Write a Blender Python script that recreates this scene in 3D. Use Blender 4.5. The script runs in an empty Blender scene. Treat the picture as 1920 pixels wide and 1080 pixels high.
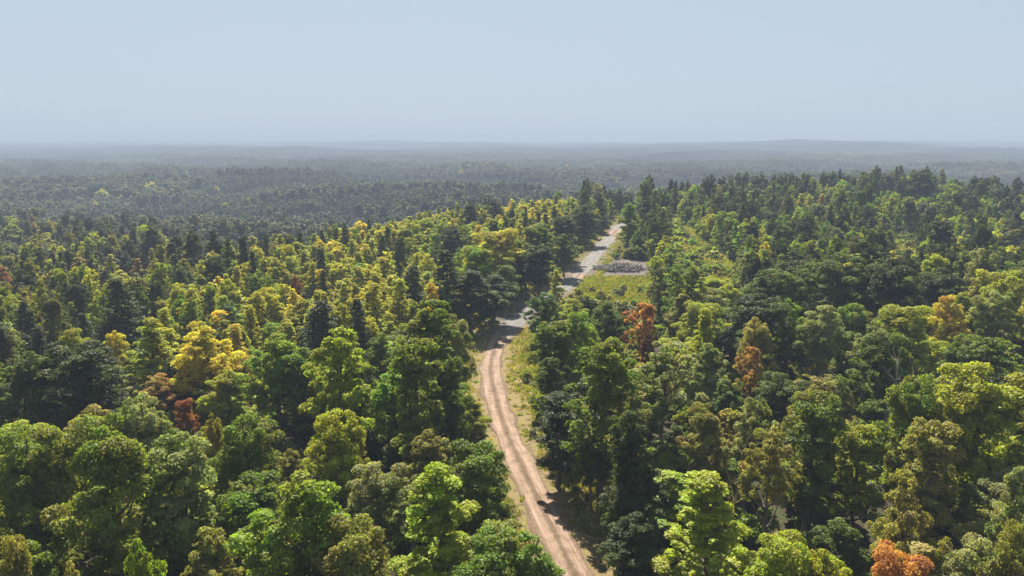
import bpy, math, random
import numpy as np

# ------------------------------------------------------------------ camera, sky, sun, exposure
SC = bpy.context.scene
COL = SC.collection
FP = 1371.0                                   # focal length in photo pixels (1920 wide)
CAMZ = 38.0
PITCH = math.atan((540 - 265) / FP)
cd = bpy.data.cameras.new('camera'); cam = bpy.data.objects.new('camera', cd); COL.objects.link(cam)
cd.sensor_width = 36.0; cd.lens = 36.0 * FP / 1920.0; cd.clip_start = 0.5; cd.clip_end = 30000
cam.location = (0, 0, CAMZ); cam.rotation_euler = (math.pi / 2 - PITCH, 0, 0)
SC.camera = cam

SUN_AZ, SUN_EL = math.radians(-9), math.radians(50)      # azimuth from +Y, clockwise positive
SKY_STRENGTH, SUN_STRENGTH, EXPOSURE = 0.1, 5.0, 1.8
world = bpy.data.worlds.new("World"); SC.world = world; world.use_nodes = True
nt = world.node_tree; nt.nodes.clear()
sky = nt.nodes.new('ShaderNodeTexSky'); sky.sky_type = 'NISHITA'; sky.sun_disc = False
sky.sun_elevation = SUN_EL; sky.sun_rotation = SUN_AZ; sky.air_density = 1.0; sky.dust_density = 1.0; sky.ozone_density = 2.0
mixs = nt.nodes.new('ShaderNodeMixRGB'); mixs.inputs['Fac'].default_value = 0.95
mixs.inputs['Color2'].default_value = (1.38, 1.64, 1.90, 1)   # thin even veil of high haze over the blue
bg = nt.nodes.new('ShaderNodeBackground'); bg.inputs['Strength'].default_value = SKY_STRENGTH
wo = nt.nodes.new('ShaderNodeOutputWorld')
nt.links.new(sky.outputs[0], mixs.inputs['Color1']); nt.links.new(mixs.outputs[0], bg.inputs[0]); nt.links.new(bg.outputs[0], wo.inputs[0])
sl = bpy.data.lights.new('sun', 'SUN'); sl.energy = SUN_STRENGTH; sl.angle = math.radians(0.55); sl.color = (1.0, 0.93, 0.79)
so = bpy.data.objects.new('sun', sl); COL.objects.link(so); so.location = (0, 0, 200)
so.rotation_euler = (math.pi / 2 - SUN_EL, 0, math.pi - SUN_AZ)
SC.view_settings.view_transform = 'Standard'; SC.view_settings.look = 'None'
SC.view_settings.exposure = EXPOSURE; SC.view_settings.gamma = 1.0; SC.view_settings.use_curve_mapping = False
SC.render.engine = 'CYCLES'
cy = SC.cycles
cy.max_bounces = 5; cy.diffuse_bounces = 3; cy.glossy_bounces = 1; cy.transmission_bounces = 3; cy.volume_bounces = 0
cy.transparent_max_bounces = 4; cy.caustics_reflective = False; cy.caustics_refractive = False
cy.use_denoising = True; cy.denoising_prefilter = 'ACCURATE'; cy.use_adaptive_sampling = True; cy.adaptive_threshold = 0.015

RNG = np.random.default_rng(7)
rnd = random.Random(11)

# ------------------------------------------------------------------ terrain
def sstep(t):
    t = np.clip(t, 0, 1); return t * t * (3 - 2 * t)
K_PX = [-700, -200, 0, 200, 380, 640, 900, 1170, 1440, 1700, 1920, 2600]
K_R = [430, 430, 420, 330, 205, 245, 300, 335, 385, 440, 430, 400]     # distance of the rim of the plateau
K_Z = [-12, -12, -11, -6, -1, 0, 2.5, 5, 6, 9.5, 4, 4]                      # its height there
def T(x, y):
    x = np.asarray(x, float); y = np.asarray(y, float)
    d = np.hypot(x, y); yy = np.maximum(y, 8.0)
    px = 960 + FP * x / yy
    R = np.interp(px, K_PX, K_R); Z = np.interp(px, K_PX, K_Z)
    plat = Z * sstep((d / R - 0.25) / 0.75)
    bump = 0.7 * np.sin(x / 31 + 1.3) * np.sin(y / 37 + .4) + 0.35 * np.sin(x / 13 - y / 17)
    und = 7.5 * np.sin(x / 120 + 1.1 + np.sin(y / 90)) * np.cos(y / 95 + .7) + 2.6 * np.sin((x + y) / 75)
    far = 31 * sstep((d - 900) / 5200)
    fund = sstep((d - 1300) / 1500) * (9 * np.sin(y / 330 + 1.6 * np.sin(x / 700 + 1)) * np.sin(x / 900 + 2.4) + 6 * np.sin(x / 610 + 2 * np.sin(y / 1300)) * np.sin(y / 450 + .5) + 3 * np.sin(x / 230 + y / 410))
    hillr = 27 * np.exp(-(((x - 1250) / 620) ** 2 + ((y - 3000) / 650) ** 2)) + 50 * np.exp(-(((x - 5600) / 2500) ** 2 + ((y - 7600) / 900) ** 2))
    hillr = hillr + 14 * np.exp(-(((x + 3200) / 1400) ** 2 + ((y - 6000) / 500) ** 2))
    plain = -21 + und + far + fund + hillr
    s = sstep((d - R) / 62)
    return (plat + bump * np.clip(d / 60, 0.2, 1)) * (1 - s) + plain * s
def Tf(x, y): return float(T(x, y))

cp, sp_ = math.cos(PITCH), math.sin(PITCH)
def ray(px, py):
    a = (px - 960) / FP; b = (540 - py) / FP
    return a, cp + b * sp_, -sp_ + b * cp
def solve(px, py, h=0.0):
    """ground point under the spot at height h above the terrain seen along this line of sight"""
    a, b, c = ray(px, py)
    t = 10.0; pt = t
    while t < 9000:
        if CAMZ + t * c <= Tf(t * a, t * b) + h: break
        pt = t; t *= 1.01
    lo, hi = pt, t
    for _ in range(18):
        m = (lo + hi) / 2
        if CAMZ + m * c <= Tf(m * a, m * b) + h: hi = m
        else: lo = m
    return hi * a, hi * b
def proj(x, y, z):
    dz = z - CAMZ
    dep = y * cp - dz * sp_
    return 960 + FP * x / dep, 540 - FP * (y * sp_ + dz * cp) / dep, dep

# road centre line, as points on the ground
ROAD_PX = [(1125, 1180), (1078, 1080), (1040, 1000), (1008, 935), (972, 865), (944, 800), (926, 735), (917, 685), (931, 640), (962, 606), (1000, 578), (1042, 550),
           (1083, 520), (1113, 483), (1143, 447), (1163, 424), (1178, 405)]
rp = np.array([solve(*p) for p in ROAD_PX])
rp = np.vstack([[rp[0] + (rp[0] - rp[1]) * 1.5], rp])
def resample(P, step, smooth=0):
    seg = np.hypot(*np.diff(P, axis=0).T); s = np.r_[0, np.cumsum(seg)]
    n = int(s[-1] / step) + 1; u = np.linspace(0, s[-1], n)
    Q = np.c_[np.interp(u, s, P[:, 0]), np.interp(u, s, P[:, 1])]
    for _ in range(smooth):
        Q[1:-1] = (Q[:-2] + 2 * Q[1:-1] + Q[2:]) / 4
    return Q
RC = resample(rp, 1.0, 60)
TAN = np.gradient(RC, axis=0); TAN /= np.hypot(*TAN.T)[:, None]
NRM = np.c_[TAN[:, 1], -TAN[:, 0]]                # to the right of the way ahead
RS = np.arange(len(RC)) * 1.0
def road_dist(x, y):
    """signed distance to the centre line (+ right), and index of nearest point"""
    x = np.atleast_1d(x); y = np.atleast_1d(y)
    out = np.empty(len(x)); idx = np.empty(len(x), int)
    for i in range(0, len(x), 4000):
        dx = x[i:i + 4000, None] - RC[None, :, 0]; dy = y[i:i + 4000, None] - RC[None, :, 1]
        D = dx * dx + dy * dy; k = D.argmin(1)
        r = np.arange(len(k)); sg = dx[r, k] * NRM[k, 0] + dy[r, k] * NRM[k, 1]
        out[i:i + 4000] = np.sqrt(D[r, k]) * np.sign(sg + 1e-9); idx[i:i + 4000] = k
    return out, idx
def in_poly(x, y, poly):
    x = np.atleast_1d(x); y = np.atleast_1d(y); c = np.zeros(len(x), bool); n = len(poly)
    for i in range(n):
        x1, y1 = poly[i]; x2, y2 = poly[i - 1]
        with np.errstate(divide='ignore', invalid='ignore'):
            c ^= ((y1 > y) != (y2 > y)) & (x < (x2 - x1) * (y - y1) / (y2 - y1 + 1e-12) + x1)
    return c
def gpoly(pts): return [solve(*p) for p in pts]
CLEAR_GRASS = gpoly([(1085, 545), (1100, 525), (1238, 522), (1250, 560), (1200, 590), (1120, 580)])
CLEAR_BARE = gpoly([(1105, 522), (1128, 492), (1150, 485), (1225, 492), (1232, 522)])
CLEAR_SLOPE = gpoly([(1245, 418), (1275, 420), (1330, 462), (1395, 520), (1400, 545), (1330, 560), (1290, 530), (1270, 480)])
CLEAR_PATCH = gpoly([(1660, 452), (1740, 446), (1790, 470), (1740, 485), (1680, 475)])
CLEAR_SHADE = gpoly([(880, 625), (905, 590), (960, 562), (1010, 556), (1040, 545), (1000, 590), (930, 640)])
CLEAR_GAP1 = gpoly([(575, 905), (520, 860), (640, 850), (700, 880), (640, 930)])
CLEAR_GAP2 = gpoly([(1180, 900), (1240, 800), (1330, 830), (1440, 880), (1400, 960), (1250, 960)])
verge_r = np.interp(RC[:, 1], [0, 45, 60, 80, 100, 125, 150, 250], [3.5, 4.0, 5.0, 6.8, 7.5, 7.0, 4.5, 4.5])
verge_l = np.interp(RC[:, 1], [0, 60, 90, 105, 125, 140, 200, 300], [2.6, 2.8, 3.4, 4.6, 5.2, 5.0, 5.0, 4.0])

# ------------------------------------------------------------------ materials
def new_mat(name):
    m = bpy.data.materials.new(name); m.use_nodes = True; m.node_tree.nodes.clear(); return m, m.node_tree
def N(t, ty, **k):
    n = t.nodes.new(ty)
    for a, v in k.items():
        if a in n.bl_rna.properties: setattr(n, a, v)
        else: n.inputs[a].default_value = v
    return n
def leaf_material(name, gloss=0.015, trans=0.5):
    m, t = new_mat(name); L = t.links.new
    at = N(t, 'ShaderNodeAttribute', attribute_name='tint', attribute_type='INSTANCER')
    va = N(t, 'ShaderNodeAttribute', attribute_name='var', attribute_type='GEOMETRY')
    oi = N(t, 'ShaderNodeObjectInfo')
    hsv = N(t, 'ShaderNodeHueSaturation')
    h1 = N(t, 'ShaderNodeMapRange'); h1.inputs['To Min'].default_value = 0.479; h1.inputs['To Max'].default_value = 0.523
    v1 = N(t, 'ShaderNodeMapRange'); v1.inputs['To Min'].default_value = 0.6; v1.inputs['To Max'].default_value = 1.5
    sep = N(t, 'ShaderNodeSeparateXYZ')
    L(va.outputs['Vector'], sep.inputs[0]); L(sep.outputs[0], h1.inputs[0]); L(sep.outputs[1], v1.inputs[0])
    at2 = N(t, 'ShaderNodeAttribute', attribute_name='tint2', attribute_type='INSTANCER'); mt = N(t, 'ShaderNodeMixRGB')
    L(sep.outputs[2], mt.inputs['Fac']); L(at.outputs['Color'], mt.inputs['Color1']); L(at2.outputs['Color'], mt.inputs['Color2'])
    L(mt.outputs[0], hsv.inputs['Color']); L(h1.outputs[0], hsv.inputs['Hue']); L(v1.outputs[0], hsv.inputs['Value'])
    df = N(t, 'ShaderNodeBsdfDiffuse'); tr = N(t, 'ShaderNodeBsdfTranslucent'); gl = N(t, 'ShaderNodeBsdfGlossy', Roughness=0.55)
    gl.inputs['Color'].default_value = (0.9, 0.95, 0.9, 1)
    tc = N(t, 'ShaderNodeMixRGB', blend_type='MULTIPLY', Fac=1.0); tc.inputs['Color2'].default_value = (1.6, 1.65, 0.7, 1)
    L(hsv.outputs[0], df.inputs[0]); L(hsv.outputs[0], tc.inputs['Color1']); L(tc.outputs[0], tr.inputs[0])
    m1 = N(t, 'ShaderNodeMixShader', Fac=trans); m2 = N(t, 'ShaderNodeMixShader', Fac=gloss); out = N(t, 'ShaderNodeOutputMaterial')
    L(df.outputs[0], m1.inputs[1]); L(tr.outputs[0], m1.inputs[2]); L(m1.outputs[0], m2.inputs[1]); L(gl.outputs[0], m2.inputs[2])
    L(m2.outputs[0], out.inputs[0])
    return m
M_LEAF = leaf_material('leaves')
M_NEEDLE = leaf_material('needles', 0.015, 0.25)
def noise_mat(name, cols, scale, rough=0.95, bump=0.3, detail=6, stretch=(1, 1, 1)):
    m, t = new_mat(name); L = t.links.new
    tc = N(t, 'ShaderNodeTexCoord'); mp = N(t, 'ShaderNodeMapping'); mp.inputs['Scale'].default_value = stretch
    nz = N(t, 'ShaderNodeTexNoise', Scale=scale, Detail=detail, Roughness=0.65)
    cr = N(t, 'ShaderNodeValToRGB'); e = cr.color_ramp.elements
    for i, (p, c) in enumerate(cols):
        k = e[i] if i < 2 else e.new(p)
        k.position = p; k.color = (*c, 1)
    bs = N(t, 'ShaderNodeBsdfPrincipled', Roughness=rough); bs.inputs['Specular IOR Level'].default_value = 0.2
    bp = N(t, 'ShaderNodeBump', Strength=bump); out = N(t, 'ShaderNodeOutputMaterial')
    L(tc.outputs['Object'], mp.inputs[0]); L(mp.outputs[0], nz.inputs['Vector']); L(nz.outputs[0], cr.inputs[0]); L(cr.outputs[0], bs.inputs['Base Color'])
    L(nz.outputs[0], bp.inputs['Height']); L(bp.outputs[0], bs.inputs['Normal']); L(bs.outputs[0], out.inputs[0])
    return m
M_BARK = noise_mat('bark', [(0.3, (.05, .04, .032)), (0.7, (.17, .14, .115))], 3.0, stretch=(4, 4, 1))
M_PALEBARK = noise_mat('pale_bark', [(0.3, (.14, .12, .10)), (0.7, (.34, .30, .26))], 3.0, stretch=(4, 4, 1))
M_MOSSBARK = noise_mat('mossy_bark', [(0.3, (.09, .07, .03)), (0.7, (.30, .24, .07))], 3.0, stretch=(4, 4, 1))
M_DEBRIS = noise_mat('debris', [(0.3, (.05, .046, .042)), (0.75, (.19, .18, .17))], 1.4, bump=.5)
M_ROCK = noise_mat('pale_rock', [(0.3, (.42, .40, .37)), (0.75, (.62, .60, .56))], 1.4, bump=.5)

def ground_material():
    m, t = new_mat('forest_ground'); L = t.links.new
    tc = N(t, 'ShaderNodeTexCoord')
    def nz(sc, det=6, ro=.6):
        n = N(t, 'ShaderNodeTexNoise', Scale=sc, Detail=det, Roughness=ro); L(tc.outputs['Object'], n.inputs['Vector']); return n
    def ramp(src, cols):
        cr = N(t, 'ShaderNodeValToRGB'); e = cr.color_ramp.elements
        for i, (p, c) in enumerate(cols):
            k = e[i] if i < 2 else e.new(p)
            k.position = p; k.color = (*c, 1)
        L(src.outputs[0], cr.inputs[0]); return cr
    n1, n2, n3, n4 = nz(.45), nz(.16), nz(1.1), nz(.08, 4)
    floor = ramp(n1, [(.35, (.022, .018, .012)), (.5, (.042, .034, .02)), (.68, (.03, .045, .014))])
    grass = ramp(n2, [(.34, (.11, .13, .02)), (.5, (.19, .20, .035)), (.66, (.25, .23, .07))])
    dry = ramp(n3, [(.34, (.075, .06, .026)), (.5, (.15, .11, .058)), (.66, (.12, .11, .03))])
    bare = ramp(n1, [(.35, (.06, .053, .046)), (.65, (.13, .11, .10))])
    cov = N(t, 'ShaderNodeAttribute', attribute_name='cover', attribute_type='GEOMETRY')
    sp = N(t, 'ShaderNodeSeparateXYZ'); L(cov.outputs['Vector'], sp.inputs[0])
    cur = floor
    for k, c in ((0, grass), (1, dry), (2, bare)):
        ad = N(t, 'ShaderNodeMath', operation='MULTIPLY_ADD'); ad.inputs[1].default_value = .9; ad.inputs[2].default_value = -.45
        L(n3.outputs[0], ad.inputs[0])
        su = N(t, 'ShaderNodeMath', operation='ADD'); L(sp.outputs[k], su.inputs[0]); L(ad.outputs[0], su.inputs[1])
        mr = N(t, 'ShaderNodeMapRange'); mr.inputs['From Min'].default_value = .38; mr.inputs['From Max'].default_value = .62; L(su.outputs[0], mr.inputs[0])
        mx = N(t, 'ShaderNodeMixRGB'); L(mr.outputs[0], mx.inputs['Fac']); L(cur.outputs[0], mx.inputs['Color1']); L(c.outputs[0], mx.inputs['Color2']); cur = mx
    bs = N(t, 'ShaderNodeBsdfPrincipled', Roughness=.97); bs.inputs['Specular IOR Level'].default_value = .1
    bp = N(t, 'ShaderNodeBump', Strength=.6, Distance=.3); out = N(t, 'ShaderNodeOutputMaterial')
    L(cur.outputs[0], bs.inputs['Base Color']); L(n3.outputs[0], bp.inputs['Height']); L(bp.outputs[0], bs.inputs['Normal']); L(bs.outputs[0], out.inputs[0])
    return m
M_GROUND = ground_material()

def road_material():
    m, t = new_mat('dirt_road_surface'); L = t.links.new
    tc = N(t, 'ShaderNodeTexCoord'); uv = N(t, 'ShaderNodeAttribute', attribute_name='track', attribute_type='GEOMETRY')   # x across -1..1, y metres along / 100
    sp = N(t, 'ShaderNodeSeparateXYZ'); L(uv.outputs['Vector'], sp.inputs[0])
    nA = N(t, 'ShaderNodeTexNoise', Scale=.5, Detail=8, Roughness=.65); L(tc.outputs['Object'], nA.inputs['Vector'])
    nB = N(t, 'ShaderNodeTexNoise', Scale=3.5, Detail=8, Roughness=.7); L(tc.outputs['Object'], nB.inputs['Vector'])
    # long streaks left by wheels
    mp = N(t, 'ShaderNodeMapping'); mp.inputs['Scale'].default_value = (7, 12, 1); L(uv.outputs['Vector'], mp.inputs[0])
    nC = N(t, 'ShaderNodeTexNoise', Scale=1.0, Detail=5, Roughness=.6); L(mp.outputs[0], nC.inputs['Vector'])
    ab = N(t, 'ShaderNodeMath', operation='ABSOLUTE'); L(sp.outputs[0], ab.inputs[0])
    wob = N(t, 'ShaderNodeMath', operation='MULTIPLY_ADD'); wob.inputs[1].default_value = .5; wob.inputs[2].default_value = -.25; L(nA.outputs[0], wob.inputs[0])
    aw = N(t, 'ShaderNodeMath', operation='ADD'); L(ab.outputs[0], aw.inputs[0]); L(wob.outputs[0], aw.inputs[1])
    rut = N(t, 'ShaderNodeValToRGB'); e = rut.color_ramp.elements       # across: centre strip, rut, shoulder
    for i, (p, v) in enumerate(((0.0, .0), (.10, .12), (.30, 1.0), (.66, 1.0), (.84, .25), (1.0, .0))):
        k = e[i] if i < 2 else e.new(p)
        k.position = p; k.color = (v, v, v, 1)
    L(aw.outputs[0], rut.inputs[0])
    rutcol = N(t, 'ShaderNodeValToRGB'); e = rutcol.color_ramp.elements
    e[0].position = .3; e[0].color = (.12, .08, .056, 1); e[1].position = .68; e[1].color = (.235, .168, .128, 1)
    L(nC.outputs[0], rutcol.inputs[0])
    midcol = N(t, 'ShaderNodeValToRGB'); e = midcol.color_ramp.elements
    e[0].position = .35; e[0].color = (.055, .038, .023, 1); e[1].position = .65; e[1].color = (.115, .078, .05, 1)
    L(nB.outputs[0], midcol.inputs[0])
    mx = N(t, 'ShaderNodeMixRGB'); L(rut.outputs[0], mx.inputs['Fac']); L(midcol.outputs[0], mx.inputs['Color1']); L(rutcol.outputs[0], mx.inputs['Color2'])
    # damp hollows, washed spots and pale worn patches
    nD = N(t, 'ShaderNodeTexNoise', Scale=.9, Detail=4, Roughness=.6, Distortion=.6); L(tc.outputs['Object'], nD.inputs['Vector'])
    pt = N(t, 'ShaderNodeValToRGB'); e = pt.color_ramp.elements
    e[0].position = .30; e[0].color = (.70, .66, .62, 1); e[1].position = .47; e[1].color = (1, 1, 1, 1); k = e.new(.72); k.color = (1.25, 1.25, 1.25, 1)
    L(nD.outputs[0], pt.inputs[0]); mxp = N(t, 'ShaderNodeMixRGB', blend_type='MULTIPLY', Fac=1.0); L(mx.outputs[0], mxp.inputs['Color1']); L(pt.outputs[0], mxp.inputs['Color2']); mx = mxp
    # beyond the bend the muted grey of shade and distance is painted over the clay, with red clay showing in places
    gr = N(t, 'ShaderNodeValToRGB'); e = gr.color_ramp.elements
    e[0].position = .3; e[0].color = (.080, .076, .071, 1); e[1].position = .7; e[1].color = (.165, .158, .148, 1); L(nC.outputs[0], gr.inputs[0])
    gate = N(t, 'ShaderNodeAttribute', attribute_name='painted_grey', attribute_type='GEOMETRY')
    g2 = N(t, 'ShaderNodeMath', operation='MULTIPLY_ADD'); g2.inputs[1].default_value = .6; L(nA.outputs[0], g2.inputs[0]); L(gate.outputs['Fac'], g2.inputs[2])
    g3 = N(t, 'ShaderNodeMapRange'); g3.inputs['From Min'].default_value = .45; g3.inputs['From Max'].default_value = 1.15; L(g2.outputs[0], g3.inputs[0])
    mg = N(t, 'ShaderNodeMixRGB'); L(g3.outputs[0], mg.inputs['Fac']); L(mx.outputs[0], mg.inputs['Color1']); L(gr.outputs[0], mg.inputs['Color2'])
    bs = N(t, 'ShaderNodeBsdfPrincipled', Roughness=.95); bs.inputs['Specular IOR Level'].default_value = .15
    bp = N(t, 'ShaderNodeBump', Strength=.5, Distance=.12); out = N(t, 'ShaderNodeOutputMaterial')
    L(mg.outputs[0], bs.inputs['Base Color']); L(nB.outputs[0], bp.inputs['Height']); L(bp.outputs[0], bs.inputs['Normal']); L(bs.outputs[0], out.inputs[0])
    return m
M_ROAD = road_material()

# ------------------------------------------------------------------ mesh helpers
def mesh_np(name, V, F, mat, attrs=None, smooth=False):
    """F: (n,3) or (n,4) int array"""
    me = bpy.data.meshes.new(name); V = np.asarray(V, np.float32); F = np.asarray(F, np.int32); k = F.shape[1]
    me.vertices.add(len(V)); me.vertices.foreach_set('co', V.ravel())
    me.loops.add(F.size); me.loops.foreach_set('vertex_index', F.ravel())
    me.polygons.add(len(F)); me.polygons.foreach_set('loop_start', np.arange(0, F.size, k, dtype=np.int32))
    if smooth: me.polygons.foreach_set('use_smooth', np.ones(len(F), bool))
    me.update(calc_edges=True)
    for nm, (dom, ty, arr) in (attrs or {}).items():
        a = me.attributes.new(nm, ty, dom)
        a.data.foreach_set('vector' if ty == 'FLOAT_VECTOR' else 'value', np.asarray(arr, np.float32).ravel())
    if mat: me.materials.append(mat)
    return me
def link(name, me, parent=None):
    o = bpy.data.objects.new(name, me); COL.objects.link(o)
    if parent: o.parent = parent
    return o
def tube(pts, rad, sides=7):
    pts = np.asarray(pts, float); n = len(pts); V = []; F = []
    tg = np.gradient(pts, axis=0); tg /= np.linalg.norm(tg, axis=1)[:, None] + 1e-9
    a = np.arange(sides) * 2 * np.pi / sides
    for i in range(n):
        up = np.array([0, 0, 1.]) if abs(tg[i][2]) < .9 else np.array([1., 0, 0])
        u = np.cross(tg[i], up); u /= np.linalg.norm(u); v = np.cross(tg[i], u)
        V.append(pts[i] + rad[i] * (np.cos(a)[:, None] * u + np.sin(a)[:, None] * v))
    V = np.vstack(V)
    for i in range(n - 1):
        for j in range(sides):
            k = (j + 1) % sides
            F.append((i * sides + j, i * sides + k, (i + 1) * sides + k, (i + 1) * sides + j))
    return V, np.array(F)
def merge(parts):
    V = []; F = []; o = 0
    for v, f in parts:
        V.append(v); F.append(f + o); o += len(v)
    return np.vstack(V), np.vstack(F)

# ------------------------------------------------------------------ ground
az = np.r_[np.linspace(-75, -42, 30, endpoint=False), np.linspace(-42, 42, 340), np.linspace(42, 75, 31)[1:]] * math.pi / 180
ds = [3.0]
while ds[-1] < 9500: ds.append(ds[-1] + max(0.9, ds[-1] * (0.0075 if ds[-1] < 420 else 0.03)))
ds = np.array(ds)
A, D = np.meshgrid(az, ds); X = D * np.sin(A); Y = D * np.cos(A); Zg = T(X, Y)
nd, na = X.shape
V = np.c_[X.ravel(), Y.ravel(), Zg.ravel()]
ii = (np.arange(nd - 1)[:, None] * na + np.arange(na - 1)[None, :]).ravel()
F = np.c_[ii, ii + 1, ii + na + 1, ii + na]
near = np.hypot(V[:, 0], V[:, 1]) < 420
cover = np.zeros((len(V), 3)); xi = V[near, 0]; yi = V[near, 1]
rd, rk = road_dist(xi, yi)
vr = np.where(rd > 0, verge_r[rk], verge_l[rk])
dry = np.clip((vr + .9 - np.abs(rd)) / 1.6, 0, 1) * (np.abs(RS[rk]) < RS[-1] - 1)
gr = (in_poly(xi, yi, CLEAR_GRASS) | in_poly(xi, yi, CLEAR_SLOPE) | in_poly(xi, yi, CLEAR_PATCH)).astype(float)
ba = (in_poly(xi, yi, CLEAR_BARE) * 1.0 + in_poly(xi, yi, CLEAR_SHADE) * .75)
# left verge near the road's nearest stretch is greener
cover[near] = np.c_[gr * (1 - ba), dry * .95, np.clip(ba + ((dry > .3) & (RC[rk, 1] > 150)) * .55, 0, 1)]
go = link('ground', mesh_np('ground', V, F, M_GROUND, {'cover': ('POINT', 'FLOAT_VECTOR', cover)}, True))
go['kind'] = 'structure'

# road ribbon with ruts and a raised middle
nu = 25; u = np.linspace(-1, 1, nu)
W = np.interp(RC[:, 1], [0, 50, 90, 140, 300], [1.95, 1.85, 1.8, 2.05, 2.4])
wig = .12 * np.sin(RS / 5.3) + .1 * np.sin(RS / 2.1 + 1)
P = RC[:, None, :] + NRM[:, None, :] * (u[None, :, None] * (W + wig)[:, None, None])
prof = .05 - .075 * (np.exp(-((np.abs(u) - .45) / .17) ** 2)) + .02 * np.exp(-(u / .2) ** 2)
prof[[0, -1]] = -.035
for side_, es in ((0, (0, 1, 2)), (1, (-1, -2, -3))):
    wv = .24 * np.sin(RS / 2.3 + side_ * 2) + .14 * np.sin(RS / 1.1 + side_) + .16 * np.sin(RS / 6.1 + 4 * side_)
    for e_, q_ in zip(es, (1.0, .75, .4)): P[:, e_] += NRM * (wv * q_)[:, None]
rz = T(P[..., 0], P[..., 1]) + prof[None, :] + .045 + RNG.normal(0, .008, P.shape[:2])
V = np.c_[P.reshape(-1, 2), rz.ravel()]
n = len(RC); ii = (np.arange(n - 1)[:, None] * nu + np.arange(nu - 1)[None, :]).ravel()
F = np.c_[ii, ii + 1, ii + nu + 1, ii + nu]
track = np.zeros((n, nu, 3)); track[..., 0] = u[None, :]; track[..., 1] = RS[:, None] / 100
bend = solve(931, 636)[1]
grey_mask = np.clip((RC[:, 1] - bend + 3) / 11, 0, 1)[:, None] * np.ones((1, nu))  # where the muted grey is painted over the clay
for (qx, qy, rr) in [(*solve(1093, 519), 5.0), (*solve(1152, 436), 12.0)]:
    grey_mask = grey_mask * (1 - .95 * np.exp(-(((P[..., 0] - qx - 1) ** 2 + (P[..., 1] - qy) ** 2) / rr ** 2)))
ro = link('dirt_road', mesh_np('dirt_road', V, F, M_ROAD, {'track': ('POINT', 'FLOAT_VECTOR', track.reshape(-1, 3)), 'painted_grey': ('POINT', 'FLOAT', grey_mask.ravel())}, True))
ro['kind'] = 'structure'

# ------------------------------------------------------------------ tree prototypes
def unit(n, rng):
    v = rng.normal(size=(n, 3)); return v / np.linalg.norm(v, axis=1)[:, None]
def leaves(C, R, Wt, n, size, rng, up=.75, shell=(.5, 1.0), droop=0):
    """n leaf sprays spread over clumps with centres C, radii R"""
    p = Wt * R ** 2; p /= p.sum()
    k = rng.choice(len(C), n, p=p)
    d = unit(n, rng); d[:, 2] += up; d /= np.linalg.norm(d, axis=1)[:, None]
    rad = R[k] * rng.uniform(shell[0], shell[1], n)
    c = C[k] + d * rad[:, None] * np.array([1, 1, .82])
    nr = d * .8 + unit(n, rng) * .75 + np.array([0, 0, .25]); nr /= np.linalg.norm(nr, axis=1)[:, None]
    a = np.cross(nr, unit(n, rng)); a /= np.linalg.norm(a, axis=1)[:, None] + 1e-9; b = np.cross(nr, a)
    s = size * rng.uniform(.6, 1.3, n)[:, None]
    fold = nr * s * rng.uniform(-.2, .25, n)[:, None]
    V = np.stack([c - a * s * .62, c - b * s * .42 + fold, c + a * s * .62, c + b * s * .42 + fold], 1).reshape(-1, 3)
    F = np.arange(4 * n).reshape(n, 4)
    cv = rng.uniform(0, 1, len(C)); zn = (C[:, 2] - C[:, 2].min()) / (np.ptp(C[:, 2]) + 1e-6)
    ph = rng.uniform(0, 6, 3)
    mixc = np.clip(.5 + .9 * np.sin(C[:, 0] * .9 + ph[0]) * np.sin(C[:, 1] * .9 + ph[1]) - .55 * (zn - .35) + rng.normal(0, .18, len(C)), 0, 1) * .8
    var = np.c_[np.clip(.35 * rng.uniform(0, 1, n) + .65 * cv[k], 0, 1), np.clip(.55 * rng.uniform(0, 1, n) + .45 * cv[k][::1], 0, 1), np.clip(mixc[k] + rng.normal(0, .12, n), 0, 1)]
    return V, F, var

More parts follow.
